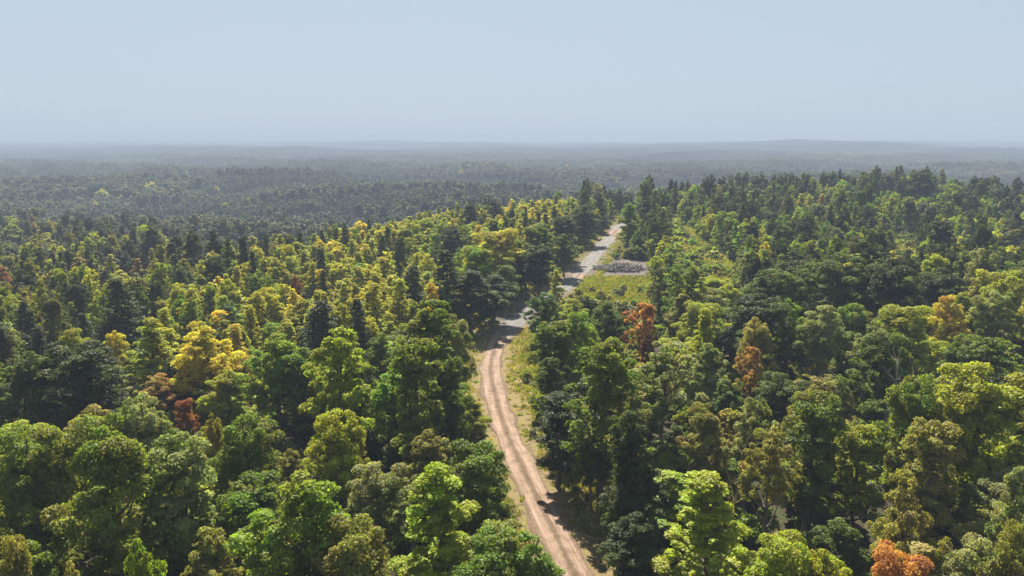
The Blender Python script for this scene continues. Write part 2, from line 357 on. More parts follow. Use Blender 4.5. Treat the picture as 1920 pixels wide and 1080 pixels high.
def skeleton(kind, seed):
    """clump centres, radii, trunk parts for a tree of nominal height 16 (bush 3)"""
    rng = np.random.default_rng(seed); C = []; R = []; limbs = []
    H = 16.0
    lean = rng.uniform(-.5, .5, 2)
    tp = lambda z: np.array([lean[0] * z / H + .15 * math.sin(z * .7 + seed), lean[1] * z / H + .15 * math.cos(z * .6 + seed), z])
    if kind in ('round', 'open', 'tall', 'slim', 'poplar'):
        prm = dict(round=(5.0, 4.1, 15, 2.0), open=(8.0, 4.0, 12, 1.5), tall=(4.0, 3.2, 20, 1.6), slim=(3.5, 2.3, 16, 1.25), poplar=(2.4, 3.2, 24, 1.3))[kind]
        z0, rw, nl, rl = prm
        for i in range(nl):
            t = (i + rng.uniform(.1, .9)) / nl
            z = z0 + (H - z0 - rl * .9) * t
            if kind == 'poplar': env = (1 - t) ** .55 * (0.6 + min(1, t * 4) * .4)
            elif kind == 'tall': env = math.sin(math.pi * min(1, .22 + t * .72)) ** .6 * rng.uniform(.6, 1.1)
            elif kind == 'slim': env = math.sin(math.pi * min(1, .2 + t * .72)) ** .6
            elif kind == 'open': env = math.sin(math.pi * (.28 + t * .56)) * rng.uniform(.6, 1.15)
            else: env = math.sqrt(max(0, 1 - ((t - .38) / .66) ** 2)) * rng.uniform(.8, 1.08)
            an = i * 2.4 + rng.uniform(-.5, .5)
            r = max(0, rw * env - rl * .75)
            r *= 1 + (.28 if kind in ('round', 'tall', 'open') else .12) * math.sin(an + seed)
            if kind in ('round',) and rng.uniform() < .2: r *= .3
            c = tp(z) + np.array([math.cos(an) * r, math.sin(an) * r, 0])
            if r > .3:
                b = tp(max(1.5, z - r * rng.uniform(.5, 1.0) - .6))
                mid = (b + c) / 2 + np.array([0, 0, -.15 * r])
                limbs.append(tube([b, mid, c + [0, 0, .3]], [.13 + .012 * r * 2, .09, .035], 5))
            rr = rl * rng.uniform(.6, 1.25)
            if kind == 'poplar': rr *= (1.15 - .45 * t)
            m = 13 if kind == 'round' else 10
            for j in range(m):                                            # small sprays on every lobe
                d = unit(1, rng)[0]; d[2] = d[2] * .8 + .25
                C.append(c + d * rr * .8); R.append(rr * rng.uniform(.24, .5))
        C.append(tp(H - .7)); R.append(.7)
        limbs.append(tube([tp(z) for z in np.linspace(-.4, H - 1.2, 9)], np.linspace(.26 if kind != 'round' else .32, .05, 9), 8))
    elif kind == 'pine':
        limbs.append(tube([tp(z) for z in np.linspace(-.4, H - .2, 8)], np.linspace(.24, .03, 8), 7))
        z = 3.8
        while z < H - .3:
            t = (z - 3.8) / (H - 3.8); env = 2.5 * (1 - t) ** .8 * (.7 + .3 * min(1, t * 5)) + .25
            for j in range(5):
                an = rng.uniform(0, 6.28); r = env * rng.uniform(.55, 1.05); tip = tp(z) + np.array([math.cos(an) * r, math.sin(an) * r, -.12 * r])
                limbs.append(tube([tp(z), tip], [.05, .015], 4))
                for q in np.linspace(.35, 1, 3):
                    C.append(tp(z) * (1 - q) + tip * q + rng.normal(0, .12, 3)); R.append(.32 + .28 * (1 - t))
            z += .62
    else:                                                                # bush, nominal height 3
        for i in range(9):
            an = rng.uniform(0, 6.28); r = rng.uniform(0, 1.3); c = np.array([math.cos(an) * r, math.sin(an) * r, rng.uniform(.7, 2.3 - r * .6)])
            limbs.append(tube([[0, 0, -.1], c * [.5, .5, .6], c], [.05, .035, .015], 4))
            for j in range(7):
                d = unit(1, rng)[0]; C.append(c + d * .55); R.append(rng.uniform(.25, .45))
    return np.array(C), np.array(R), limbs
NLEAF = dict(round=37000, open=20000, tall=31000, slim=17000, poplar=31000, pine=21000, bush=5000)
LSIZE = dict(round=.192, open=.185, tall=.185, slim=.18, poplar=.165, pine=.18, bush=.135)
W0 = dict(round=8.4, open=8.2, tall=6.6, slim=4.8, poplar=6.0, pine=5.0, bush=3.2)
H0 = dict(round=16., open=16., tall=16., slim=16., poplar=16., pine=16., bush=2.9)
NVAR = dict(round=7, open=3, tall=5, slim=3, poplar=4, pine=3, bush=3)
PROTO = {}            # (kind, variant) -> dict(crown_mesh, trunk_mesh)
LODS = []             # order of the instance collection: name -> index
lodcol = bpy.data.collections.new('forest_sources')
LODIDX = {}
def add_lod(key, parts):
    V, F, var = parts
    o = bpy.data.objects.new('source_%03d' % len(LODIDX), mesh_np('source', V, F, M_LEAF, {'var': ('FACE', 'FLOAT_VECTOR', var)}))
    lodcol.objects.link(o); LODIDX[key] = len(LODIDX); return o
for kind in NVAR:
    for v in range(NVAR[kind]):
        C, R, limbs = skeleton(kind, 100 * (list(NVAR).index(kind) + 1) + v * 7)
        rng = np.random.default_rng(v + 5)
        Wt = rng.uniform(.5, 1.3, len(C))
        sh = (.5, 1.0) if kind != 'pine' else (.1, 1.1)
        V, F, var = leaves(C, R, Wt, NLEAF[kind], LSIZE[kind], rng, shell=sh)
        cm = mesh_np(kind + '_crown', V, F, M_NEEDLE if kind == 'pine' else M_LEAF, {'var': ('FACE', 'FLOAT_VECTOR', var)})
        tv, tf = merge(limbs); tm = mesh_np(kind + '_trunk', tv, tf, M_BARK, None, True)
        PROTO[(kind, v)] = (cm, tm)
        tv2, tf2 = merge([l for l in limbs if len(l[0]) > 40] or limbs[:1])
        for lod, fr, sm in (('near', .6, 1.25), ('mid', .115, 2.6), ('far', .035, 4.5)):
            if lod == 'near' and kind not in ('bush', 'round', 'tall'): continue
            nl = int(NLEAF[kind] * fr)
            V, F, var = leaves(C, R, Wt, nl, LSIZE[kind] * sm, rng, shell=sh)
            me_o = add_lod((kind, v, lod), (np.vstack([V, tv2]), np.vstack([F, tf2 + len(V)]), np.vstack([var, np.zeros((len(tf2), 3))])))
            me_o.data.materials.append(M_BARK)
            mi = np.zeros(len(F) + len(tf2), np.int32); mi[len(F):] = 1
            me_o.data.polygons.foreach_set('material_index', mi)
# patches of far woodland: many crowns together
for v in range(5):
    rng = np.random.default_rng(900 + v); C = []; R = []
    for k in range(70):
        x, y = rng.uniform(-34, 34, 2); r = rng.uniform(2.2, 4.6); h = rng.uniform(9, 16)
        if v == 4: r *= .7; h = rng.uniform(8, 11)
        for j in range(3):
            d = rng.normal(0, r * .35, 3); C.append([x + d[0], y + d[1], h - r + d[2]]); R.append(r * rng.uniform(.5, .9))
    C = np.array(C); R = np.array(R)
    add_lod(('patch', v), leaves(C, R, np.ones(len(C)), 4200, 1.9, rng, up=.7, shell=(.7, 1.0)))
# grass tufts and herb clumps
for v in range(3):
    rng = np.random.default_rng(950 + v); n = 46
    b = rng.normal(0, .22, (n, 2)); h = rng.uniform(.25, .75, n) * (1 + v * .35); an = rng.uniform(0, 6.28, n); le = rng.normal(0, .16, (n, 2))
    w = .035 + .02 * v; c = np.cos(an) * w; s = np.sin(an) * w; z = np.zeros(n)
    V = np.stack([np.c_[b[:, 0] - c, b[:, 1] - s, z - .03], np.c_[b[:, 0] + c, b[:, 1] + s, z - .03], np.c_[b + le, h]], 1).reshape(-1, 3)
    V = np.insert(V.reshape(n, 3, 3), 2, V.reshape(n, 3, 3)[:, 2] + [.015, .015, -.01], 1).reshape(-1, 3)
    add_lod(('tuft', v), (V, np.arange(4 * n).reshape(n, 4), np.c_[rng.uniform(0, 1, (n, 2)), z]))

def scatter_group():
    g = bpy.data.node_groups.new('scatter', 'GeometryNodeTree')
    g.interface.new_socket('Geometry', in_out='INPUT', socket_type='NodeSocketGeometry')
    g.interface.new_socket('Geometry', in_out='OUTPUT', socket_type='NodeSocketGeometry')
    gi = g.nodes.new('NodeGroupInput'); gout = g.nodes.new('NodeGroupOutput')
    ip = g.nodes.new('GeometryNodeInstanceOnPoints'); ci = g.nodes.new('GeometryNodeCollectionInfo')
    ci.inputs['Collection'].default_value = lodcol; ci.inputs['Separate Children'].default_value = True; ci.inputs['Reset Children'].default_value = True
    ip.inputs['Pick Instance'].default_value = True
    def na(nm, ty):
        n = g.nodes.new('GeometryNodeInputNamedAttribute'); n.data_type = ty; n.inputs['Name'].default_value = nm; return n.outputs['Attribute']
    L = g.links.new
    L(gi.outputs[0], ip.inputs['Points']); L(ci.outputs[0], ip.inputs['Instance'])
    L(na('pick', 'INT'), ip.inputs['Instance Index']); L(na('turn', 'FLOAT_VECTOR'), ip.inputs['Rotation']); L(na('size', 'FLOAT_VECTOR'), ip.inputs['Scale'])
    L(ip.outputs[0], gout.inputs[0])
    return g
GN = scatter_group()
def stuff_scatter(name, pts):
    """pts: list of (x,y,z, key, turn, (sx,sy,sz), tint)"""
    me = bpy.data.meshes.new(name); n = len(pts)
    me.vertices.add(n); me.vertices.foreach_set('co', np.array([p[:3] for p in pts], np.float32).ravel())
    a = me.attributes.new('pick', 'INT', 'POINT'); a.data.foreach_set('value', np.array([LODIDX[p[3]] for p in pts], np.int32))
    a = me.attributes.new('turn', 'FLOAT_VECTOR', 'POINT'); a.data.foreach_set('vector', np.array([(0, 0, p[4]) for p in pts], np.float32).ravel())
    a = me.attributes.new('size', 'FLOAT_VECTOR', 'POINT'); a.data.foreach_set('vector', np.array([p[5] for p in pts], np.float32).ravel())
    a = me.attributes.new('tint', 'FLOAT_VECTOR', 'POINT'); a.data.foreach_set('vector', np.array([p[6][:3] for p in pts], np.float32).ravel())
    a = me.attributes.new('tint2', 'FLOAT_VECTOR', 'POINT'); a.data.foreach_set('vector', np.array([p[6][3:] for p in pts], np.float32).ravel())
    o = link(name, me); o['kind'] = 'stuff'
    md = o.modifiers.new('scatter', 'NODES'); md.node_group = GN
    return o

# ------------------------------------------------------------------ colours of foliage
TINT = dict(dark=(.038, .047, .016), deep=(.066, .084, .015), green=(.098, .140, .014), vivid=(.125, .195, .012), lime=(.235, .275, .016), olive=(.165, .162, .026),
            sage=(.220, .226, .092), teal=(.078, .128, .044), yellowgreen=(.225, .228, .018), yellow=(.34, .315, .028), gold=(.46, .36, .026), amber=(.38, .27, .045),
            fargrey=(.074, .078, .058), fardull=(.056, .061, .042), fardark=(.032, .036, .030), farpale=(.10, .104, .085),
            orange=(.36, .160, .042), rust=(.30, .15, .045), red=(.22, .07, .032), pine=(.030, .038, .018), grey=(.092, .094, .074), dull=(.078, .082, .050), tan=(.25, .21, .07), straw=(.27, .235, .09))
SECOND = dict(dark='deep', deep='green', green='olive', vivid='yellowgreen', lime='yellowgreen', olive='tan', sage='green', teal='green', yellowgreen='lime', yellow='yellowgreen', gold='yellow',
              amber='yellow', orange='rust', rust='tan', red='rust', pine='dark', grey='dull', dull='olive', tan='olive', straw='tan', fargrey='fardull', fardull='fargrey', fardark='fardull', farpale='fargrey')
WORDS = dict(dark='dark green', deep='deep green', green='mid green', vivid='bright green', lime='lime green', olive='olive green', sage='pale sage green', teal='bluish green',
             yellowgreen='yellow-green', yellow='yellow', gold='golden yellow', amber='amber', orange='orange', rust='rusty orange', red='red', pine='blackish green', grey='grey-green', fargrey='grey-green', fardull='dull grey', fardark='dark grey', farpale='pale grey',
             dull='dull green', tan='tan', straw='straw coloured')
def jit(c, a=.12):
    k = 1 + rnd.uniform(-a, a); return tuple(float(v * k * (1 + rnd.uniform(-a, a) * .5)) for v in TINT[c] + TINT[SECOND[c]])

# ------------------------------------------------------------------ trees set out one by one
# (photo x of the top, photo y of the top, crown width in photo px, height m, kind, colour, short name, full label)
HT = [
 (385, 606, 112, 14, 'round', 'gold', 'the big golden tree', 'big rounded golden yellow tree standing above the small red trees on the left'),
 (432, 690, 84, 10, 'round', 'yellowgreen', 'the yellow-green tree below the golden one', 'yellow-green tree growing at the right foot of the big golden tree'),
 (440, 606, 60, 12, 'poplar', 'amber', None, 'speckled amber tree touching the right shoulder of the big golden tree'),
 (280, 592, 92, 14, 'poplar', 'yellowgreen', 'the pointed yellow-green tree', 'pointed yellow-green tree left of the big golden tree'),
 (215, 618, 40, 9, 'round', 'gold', 'the small golden tree', 'small orange-gold tree left of the pointed yellow-green tree'),
 (292, 703, 66, 8, 'open', 'rust', 'the small rust-red tree', 'small rust-red tree in the gap below the pointed yellow-green tree'),
 (347, 748, 40, 7, 'round', 'red', 'the smallest red tree', 'smallest red tree, just right of and below the rust-red one'),
 (150, 640, 150, 15, 'round', 'dark', 'the broad dark green tree', 'broad dark green tree with a lumpy crown left of the rust-red tree'),
 (60, 655, 110, 14, 'round', 'deep', None, 'deep green rounded tree at the left edge beside the broad dark green tree'),
 (330, 665, 70, 9, 'round', 'dark', None, 'dark green crown wedged between the golden tree and the rust-red tree'),
 (175, 752, 150, 15, 'round', 'olive', 'the olive tree under the dark one', 'olive green tree with a wide crown below the broad dark green tree'),
 (265, 733, 110, 15, 'round', 'sage', 'the pale sage tree on the left', 'pale sage green tree just below the rust-red tree'),
 (40, 792, 170, 17, 'round', 'green', 'the huge green tree on the left edge', 'huge mid green tree at the left edge in the lower part'),
 (190, 790, 185, 18, 'round', 'green', 'the huge round green tree', 'huge round mid green tree filling the lower left, right of another huge one'),
 (335, 806, 130, 16, 'tall', 'sage', 'the tall grey-leaved tree', 'tall pale sage tree with trunk showing, right of the huge round green tree'),
 (455, 773, 122, 14, 'round', 'green', None, 'mid green tree with a ragged crown below and right of the smallest red tree'),
 (394, 772, 46, 13, 'round', 'olive', None, 'small olive crown directly below the smallest red tree'),
 (512, 622, 115, 15, 'round', 'vivid', 'the bright green round tree', 'bright green rounded tree between the golden tree and the tall lit tree'),
 (560, 655, 70, 13, 'slim', 'green', None, 'slim mid green tree close to the left side of the tall lit tree'),
 (630, 612, 118, 18, 'tall', 'lime', 'the tall lit tree', 'tall yellow-lit green tree with long bare trunk left of centre'),
 (672, 558, 52, 15, 'pine', 'pine', 'the blackish pine', 'blackish green pine rising between yellow trees behind the tall lit tree'),
 (605, 560, 84, 13, 'pine', 'pine', None, 'dark pine among yellow trees, left of the blackish pine and lower'),
 (705, 528, 70, 14, 'poplar', 'yellow', None, 'yellow tree with a pointed crown right of the blackish pine'),
 (745, 520, 62, 14, 'poplar', 'yellow', None, 'yellow tree with fine crown just left of the tree topped with amber'),
 (805, 527, 56, 17, 'poplar', 'amber', 'the amber treetop', 'amber treetop standing just behind the tall thick green tree left of the road'),
 (808, 560, 122, 19, 'tall', 'green', 'the tall thick green tree', 'tall thick green tree left of the road bend, amber treetop behind it'),
 (778, 628, 112, 18, 'tall', 'green', 'the tree with dark hollow side', 'tall green tree with a dark hollow side in front of the tall thick green one'),
 (842, 672, 80, 14, 'round', 'deep', None, 'deep green tree beside the left verge, right of the tree with dark hollow side'),
 (838, 468, 72, 17, 'pine', 'dark', 'the tall dark pine', 'tall dark pine at the edge of the yellow trees, left of the shaded road'),
 (890, 462, 70, 13.5, 'round', 'vivid', None, 'bright green crown just right of the tall dark pine'),
 (912, 478, 30, 12, 'poplar', 'lime', None, 'small lime green pointed tree lit in front of dark trees by the shaded road'),
 (945, 430, 92, 16, 'round', 'yellow', 'the round yellow-topped tree', 'round yellow-topped tree with black shade beneath, left of the shaded road'),
 (985, 470, 56, 11, 'round', 'dark', None, 'dark green tree hard against the right side of the round yellow-topped tree'),
 (1010, 420, 72, 15, 'round', 'green', None, 'mid green wide crown right of and behind the round yellow-topped tree'),
 (1052, 404, 62, 14, 'tall', 'dark', 'the dark tree by the upper road', 'dark green tree leaning over the left side of the upper road'),
 (1095, 388, 56, 13, 'round', 'dark', None, 'dark round tree where the upper road disappears, left side'),
 (925, 520, 80, 10, 'round', 'dark', None, 'dark slim tree at the foot of the wood beside the shaded road bend'),
 (880, 505, 90, 13, 'tall', 'dark', None, 'dark tall tree between the tall dark pine and the shaded road bend'),
 (946, 497, 56, 10, 'round', 'deep', None, 'deep green tree in the dark wall of woods above the shaded road bend'),
 (1012, 458, 60, 13, 'tall', 'dark', None, 'dark tree overhanging the left side of the straight grey road'),
 (1058, 436, 46, 12, 'round', 'deep', None, 'deep green round tree beside the upper end of the straight grey road'),
 (708, 862, 116, 11, 'round', 'sage', 'the pale sage tree in the middle', 'pale sage low round tree left of the bright lime tree near the road'),
 (812, 866, 158, 15, 'poplar', 'lime', 'the bright lime tree', 'bright lime green pointed tree at the bottom, left of the road'),
 (893, 826, 150, 13, 'round', 'green', 'the round tree beside the road', 'round mid green tree hanging over the left edge of the road, lower part'),
 (885, 742, 64, 7, 'round', 'yellowgreen', 'the small roadside tree', 'small yellow-green tree on the left verge of the road'),
 (955, 985, 190, 13, 'round', 'green', None, 'mid green tree at the bottom edge touching the left side of the road'),
 (560, 880, 215, 16, 'round', 'vivid', 'the broad bright green tree', 'broad bright green round tree at the bottom left of centre'),
 (660, 965, 160, 14, 'round', 'olive', None, 'olive green crown between the broad bright green tree and the bright lime tree'),
 (545, 838, 56, 7, 'round', 'olive', None, 'small olive bushy tree just above the broad bright green tree'),
 (250, 1006, 100, 15, 'round', 'vivid', 'the bright crown at the bottom', 'bright green crown at the bottom edge under the tall grey-leaved tree'),
 (15, 1003, 80, 15, 'round', 'olive', None, 'olive green crown in the bottom left corner'),
 (130, 1042, 72, 15, 'round', 'olive', None, 'olive crown at the bottom edge, third tree from the bottom left corner'),
 (398, 985, 110, 12, 'tall', 'olive', None, 'thin olive tree with branches showing near the bottom, left of the broad bright green tree'),
 # right of the road
 (1043, 505, 36, 12, 'poplar', 'yellow', 'the narrow yellow tree by the bend', 'narrow yellow pointed tree between the two visible stretches of the grey road'),
 (1018, 548, 58, 11, 'round', 'teal', 'the bluish tree at the bend', 'bluish green round tree right of the road bend, below the narrow yellow tree'),
 (1068, 562, 60, 9, 'round', 'yellowgreen', None, 'yellow-green low tree right of the bluish tree at the bend'),
 (1102, 555, 42, 9, 'round', 'dark', None, 'small dark green tree between the road bend and the grassy clearing'),
 (1140, 572, 82, 12, 'round', 'deep', None, 'deep green round tree just left of the orange tree in the middle'),
 (1207, 566, 70, 13, 'open', 'orange', 'the orange tree in the middle', 'orange tree standing behind green ones right of the road, below the clearing'),
 (1217, 628, 36, 8, 'round', 'red', None, 'small red crown right at the foot of the orange tree in the middle'),
 (1042, 598, 90, 14, 'tall', 'green', 'the green tree along the right verge', 'tall mid green tree along the right verge just past the bend'),
 (1095, 592, 84, 14, 'round', 'vivid', None, 'bright green crown behind the green tree along the right verge'),
 (1132, 638, 118, 18, 'tall', 'green', 'the tall tree with dark trunk side', 'tall green tree with a very dark lower side, right of the road'),
 (1030, 668, 70, 12, 'tall', 'deep', None, 'deep green tree at the verge in front of the green tree along the right verge'),
 (1050, 735, 84, 11, 'slim', 'dark', None, 'dark lower tree on the shaded edge of the right verge'),
 (1178, 765, 92, 15, 'tall', 'dark', None, 'added shade-dark tall tree right of the lower verge, left of the hollow'),  # added to cast shadow on the verge; dark leaf tint paints in shade
 (1192, 850, 110, 12, 'tall', 'dark', 'the dark tree over the shaded verge', 'added shade-dark tree beside the shaded verge, at the left rim of the hollow'),  # extra tree for the verge shadow, leaves coloured dark as if shaded
 (1195, 960, 120, 9, 'round', 'dark', None, 'added low shade-dark tree at the bottom between the shaded verge and the lime tree'),  # added low tree, its dark tint stands in for the shaded mass
 (1110, 800, 66, 9, 'round', 'deep', None, 'deep green low tree at the inner edge of the shaded right verge'),
 (1248, 643, 130, 15, 'open', 'sage', 'the pale umbrella-shaped tree', 'pale sage umbrella-shaped tree with a bare trunk, right of the tall dark-sided tree'),
 (1185, 715, 80, 13, 'open', 'sage', None, 'smaller pale sage tree left in front of the umbrella-shaped one'),
 (1322, 574, 74, 15, 'poplar', 'yellowgreen', 'the tall tan-topped tree', 'tall yellow-green tree with tan top right of the orange tree in the middle'),
 (1415, 592, 66, 14, 'round', 'tan', 'the tan tree', 'tan coloured round tree right of the tall tan-topped tree'),
 (1412, 648, 58, 12, 'open', 'rust', None, 'rusty brown layered tree directly in front of the tan tree'),
 (1228, 478, 34, 13, 'slim', 'lime', None, 'lime topped slim tree at the right end of the debris heap'),
 (1270, 492, 42, 15, 'slim', 'vivid', 'the slim bright trees', 'slim bright green tree with bare lower trunk right of the grassy clearing'),
 (1300, 500, 40, 15, 'slim', 'green', None, 'slim mid green tree, its trunk bare, right of the slim bright one'),
 (1240, 500, 36, 13, 'slim', 'dull', None, 'grey slim leafless-looking tree at the right end of the grassy clearing'),
 (1480, 558, 64, 14, 'round', 'vivid', None, 'bright green crown above and right of the tan tree'),
 (1425, 548, 130, 16, 'round', 'dark', 'the wide dark tree', 'wide dark green tree with pale lit top behind the tan tree'),
 (1445, 502, 110, 15, 'round', 'deep', None, 'deep green wide crown with pale fringe right of the grassy slope'),
 (1580, 475, 120, 18, 'round', 'deep', 'the great dark tree', 'great dark spreading tree on the right, black shade beneath'),
 (1675, 482, 120, 18, 'round', 'dark', None, 'dark spreading tree to the right of the great dark tree'),
 (1770, 500, 110, 16, 'round', 'dark', None, 'dark rounded tree, third of the dark row on the right'),
 (1540, 580, 90, 14, 'round', 'sage', None, 'pale sage crown in front of the great dark tree, left part'),
 (1600, 566, 84, 14, 'round', 'green', 'the green crown under the great dark tree', 'mid green crown directly below the great dark tree'),
 (1708, 573, 116, 15, 'round', 'yellowgreen', 'the light green tree on the right', 'light yellow-green wide tree under the dark row on the right'),
 (1638, 598, 74, 14, 'round', 'sage', None, 'pale sage crown left of the light green tree on the right'),
 (1663, 622, 118, 16, 'round', 'deep', 'the deep green tree above the bare trunks', 'deep green tree above the leaning bare trunks'),
 (1805, 545, 60, 14, 'poplar', 'yellowgreen', None, 'yellow-green pointed crown near the right edge above the sage crowns'),
 (1862, 545, 70, 15, 'round', 'sage', None, 'pale sage crown near the right edge, above the big one'),
 (1890, 505, 80, 17, 'round', 'yellowgreen', 'the yellow-green tree at the right edge', 'yellow-green lumpy tree at the right edge beyond the dark row'),
 (1785, 560, 70, 14, 'round', 'amber', None, 'amber tinged crown at the foot of the dark row near the right edge'),
 (1735, 698, 112, 17, 'round', 'green', 'the round green tree on the right', 'round mid green tree right of the leaning bare trunks'),
 (1850, 676, 180, 18, 'round', 'yellowgreen', 'the big tree at the right edge', 'big yellow-green spreading tree close to the right edge'),
 (1758, 782, 116, 15, 'tall', 'olive', None, 'olive tree hanging below the round green tree on the right'),
 (1408, 742, 90, 14, 'open', 'sage', None, 'pale sage layered tree below the rusty brown tree'),
 (1532, 728, 120, 16, 'tall', 'green', 'the ragged tree with dark gap', 'ragged mid green tree left of the dark gap with bare trunks'),
 (1450, 800, 100, 14, 'open', 'olive', None, 'olive open tree left in front of the ragged tree with dark gap'),
 (1320, 760, 76, 11, 'round', 'olive', None, 'olive low tree right of the bare trunk of the umbrella-shaped tree'),
 (1335, 888, 165, 13, 'poplar', 'lime', 'the lime tree at the lower right', 'bright lime tree at the bottom, right of the dark verge shade'),
 (1465, 1005, 150, 12, 'round', 'lime', 'the low lime tree', 'low bright lime tree at the bottom edge left of the orange one'),
 (1548, 1028, 110, 11, 'round', 'yellowgreen', None, 'yellow-green tree at the bottom edge touching the orange one'),
 (1682, 1026, 132, 12, 'round', 'orange', 'the orange tree at the bottom', 'orange-red tree at the bottom edge on the right'),
 (1700, 888, 118, 15, 'open', 'olive', 'the thin tree above the orange one', 'thin olive tree with visible trunk above the orange tree at the bottom'),
 (1832, 1002, 130, 13, 'round', 'sage', None, 'pale sage tree right of the orange tree at the bottom'),
 (1912, 1000, 100, 14, 'round', 'olive', None, 'olive tree in the bottom right corner'),
 (1918, 872, 84, 15, 'tall', 'sage', None, 'pale sage tree cut by the right edge in the lower part'),
 # middle distance, left
 (360, 428, 40, 17, 'round', 'grey', 'the grey valley tree', 'grey-green tall round tree standing alone in the dark valley'),
 (285, 416, 44, 18, 'round', 'grey', None, 'grey-green tall tree in the dark valley, left of the wider one'),
 (222, 520, 84, 15, 'pine', 'dark', 'the dark cone on the left', 'dark cone-shaped tree among smaller ones left of the yellow stand'),
 (145, 525, 46, 12, 'round', 'dark', None, 'dark rounded tree left of the dark cone'),
 (20, 418, 40, 13, 'round', 'yellowgreen', None, 'yellow-green tree on the far left where the woods turn grey'),
 (205, 476, 30, 10, 'poplar', 'yellow', None, 'small yellow tree behind the dark cone on the left'),
 (255, 484, 28, 9, 'poplar', 'rust', None, 'small rust-brown tree right of and behind the dark cone'),
 (3, 497, 28, 10, 'round', 'red', None, 'dull red tree cut by the left edge, middle height'),
 (553, 514, 22, 8, 'round', 'red', 'the small red tree in the yellow stand', 'small red tree half hidden in the middle of the yellow stand'),
 (405, 478, 40, 12, 'round', 'dark', None, 'blackish round tree on the rim above the dark valley'),
 (602, 465, 30, 14, 'pine', 'pine', None, 'leaning dark pine in the upper half of the yellow stand'),
 (718, 440, 26, 13, 'pine', 'pine', None, 'narrow dark pine near the top of the yellow stand'),
 (880, 378, 40, 13, 'round', 'dark', None, 'dark round tree on the top rim of the yellow stand'),
 (930, 375, 30, 12, 'round', 'dark', None, 'dark egg-shaped tree on the rim right of the dark round one'),
 (848, 420, 50, 13, 'round', 'dark', None, 'dark round tree behind the round yellow-topped tree'),
 (775, 495, 60, 13, 'pine', 'dark', None, 'dark bushy tree among yellow ones left of the tall dark pine'),
 # far right ridge
 (1730, 318, 60, 18, 'round', 'dark', 'the dark hump on the ridge', 'dark domed tree standing highest on the right ridge'),
 (1665, 326, 34, 15, 'round', 'dark', None, 'small dark domed tree left of the highest one on the ridge'),
 (1505, 362, 26, 12, 'poplar', 'yellow', 'the yellow tree on the ridge', 'yellow pointed tree alone on the right ridge'),
 (1543, 362, 22, 11, 'poplar', 'amber', None, 'amber small tree right of the yellow pointed one on the ridge'),
 (1803, 402, 18, 11, 'round', 'lime', 'the lime ball tree', 'small round lime tree on a thin stem, right side below the ridge'),
 (1670, 368, 34, 13, 'poplar', 'yellowgreen', None, 'yellow-green pointed tree at the middle of the right ridge'),
 (1180, 380, 44, 15, 'tall', 'vivid', None, 'bright green tree right of the top of the road'),
 (1768, 336, 16, 10, 'poplar', 'amber', None, 'tiny amber tree on the skyline right of the dark hump'),
]
TREES = []            # dict per tree
def add_tree(x, y, w, h, kind, col, label=None, short=None, hand=False):
    z = Tf(x, y); px, py, dep = proj(x, y, z + h)
    TREES.append(dict(x=x, y=y, z=z, w=w, h=h, kind=kind, col=col, label=label, short=short, hand=hand, px=px, py=py, dep=dep, wp=w * FP / dep,
                      pb=proj(x, y, z)[1], v=rnd.randrange(NVAR[kind]), rot=rnd.uniform(0, 6.28)))
for (px, py, wp, h, kind, col, short, label) in HT:
    x, y = solve(px, py, h)
    dep = proj(x, y, Tf(x, y) + h)[2]
    add_tree(x, y, wp * dep / FP * (1.42 if kind == 'poplar' and wp > 100 else 1.25), h, kind, col, label, short, True)

# the visible stretches of road and clearings must stay in view
KEEP = []
for p in RC[::2]:
    a, b, dp = proj(p[0], p[1], Tf(*p))
    if a > 0 and not (985 < a < 1062 and 545 < b < 580): KEEP.append((a, b, dp, 16))
for poly in (CLEAR_GRASS, CLEAR_BARE):
    c = np.mean(poly, axis=0)
    for q in poly:
        for f in (.25, .85):
            w_ = c + (np.array(q) - c) * f; a, b, dp = proj(w_[0], w_[1], Tf(*w_)); KEEP.append((a, b, dp, 6))
for (a, b, r) in [(985, 700, 18), (1000, 760, 18), (1040, 830, 15), (1085, 960, 15), (1010, 660, 10), (900, 650, 8), (1300, 470, 20), (1350, 510, 20), (1272, 438, 12), (1325, 490, 20), (1700, 462, 14), (950, 590, 10), (1180, 505, 40)]:
    x, y = solve(a, b); KEEP.append((a, b, proj(x, y, Tf(x, y))[2], r))
KEEP = np.array(KEEP)
HANDV = np.array([(t['px'], t['py'], t['wp'], min(t['pb'] - t['py'], t['wp'] * 1.1), t['dep']) for t in TREES])

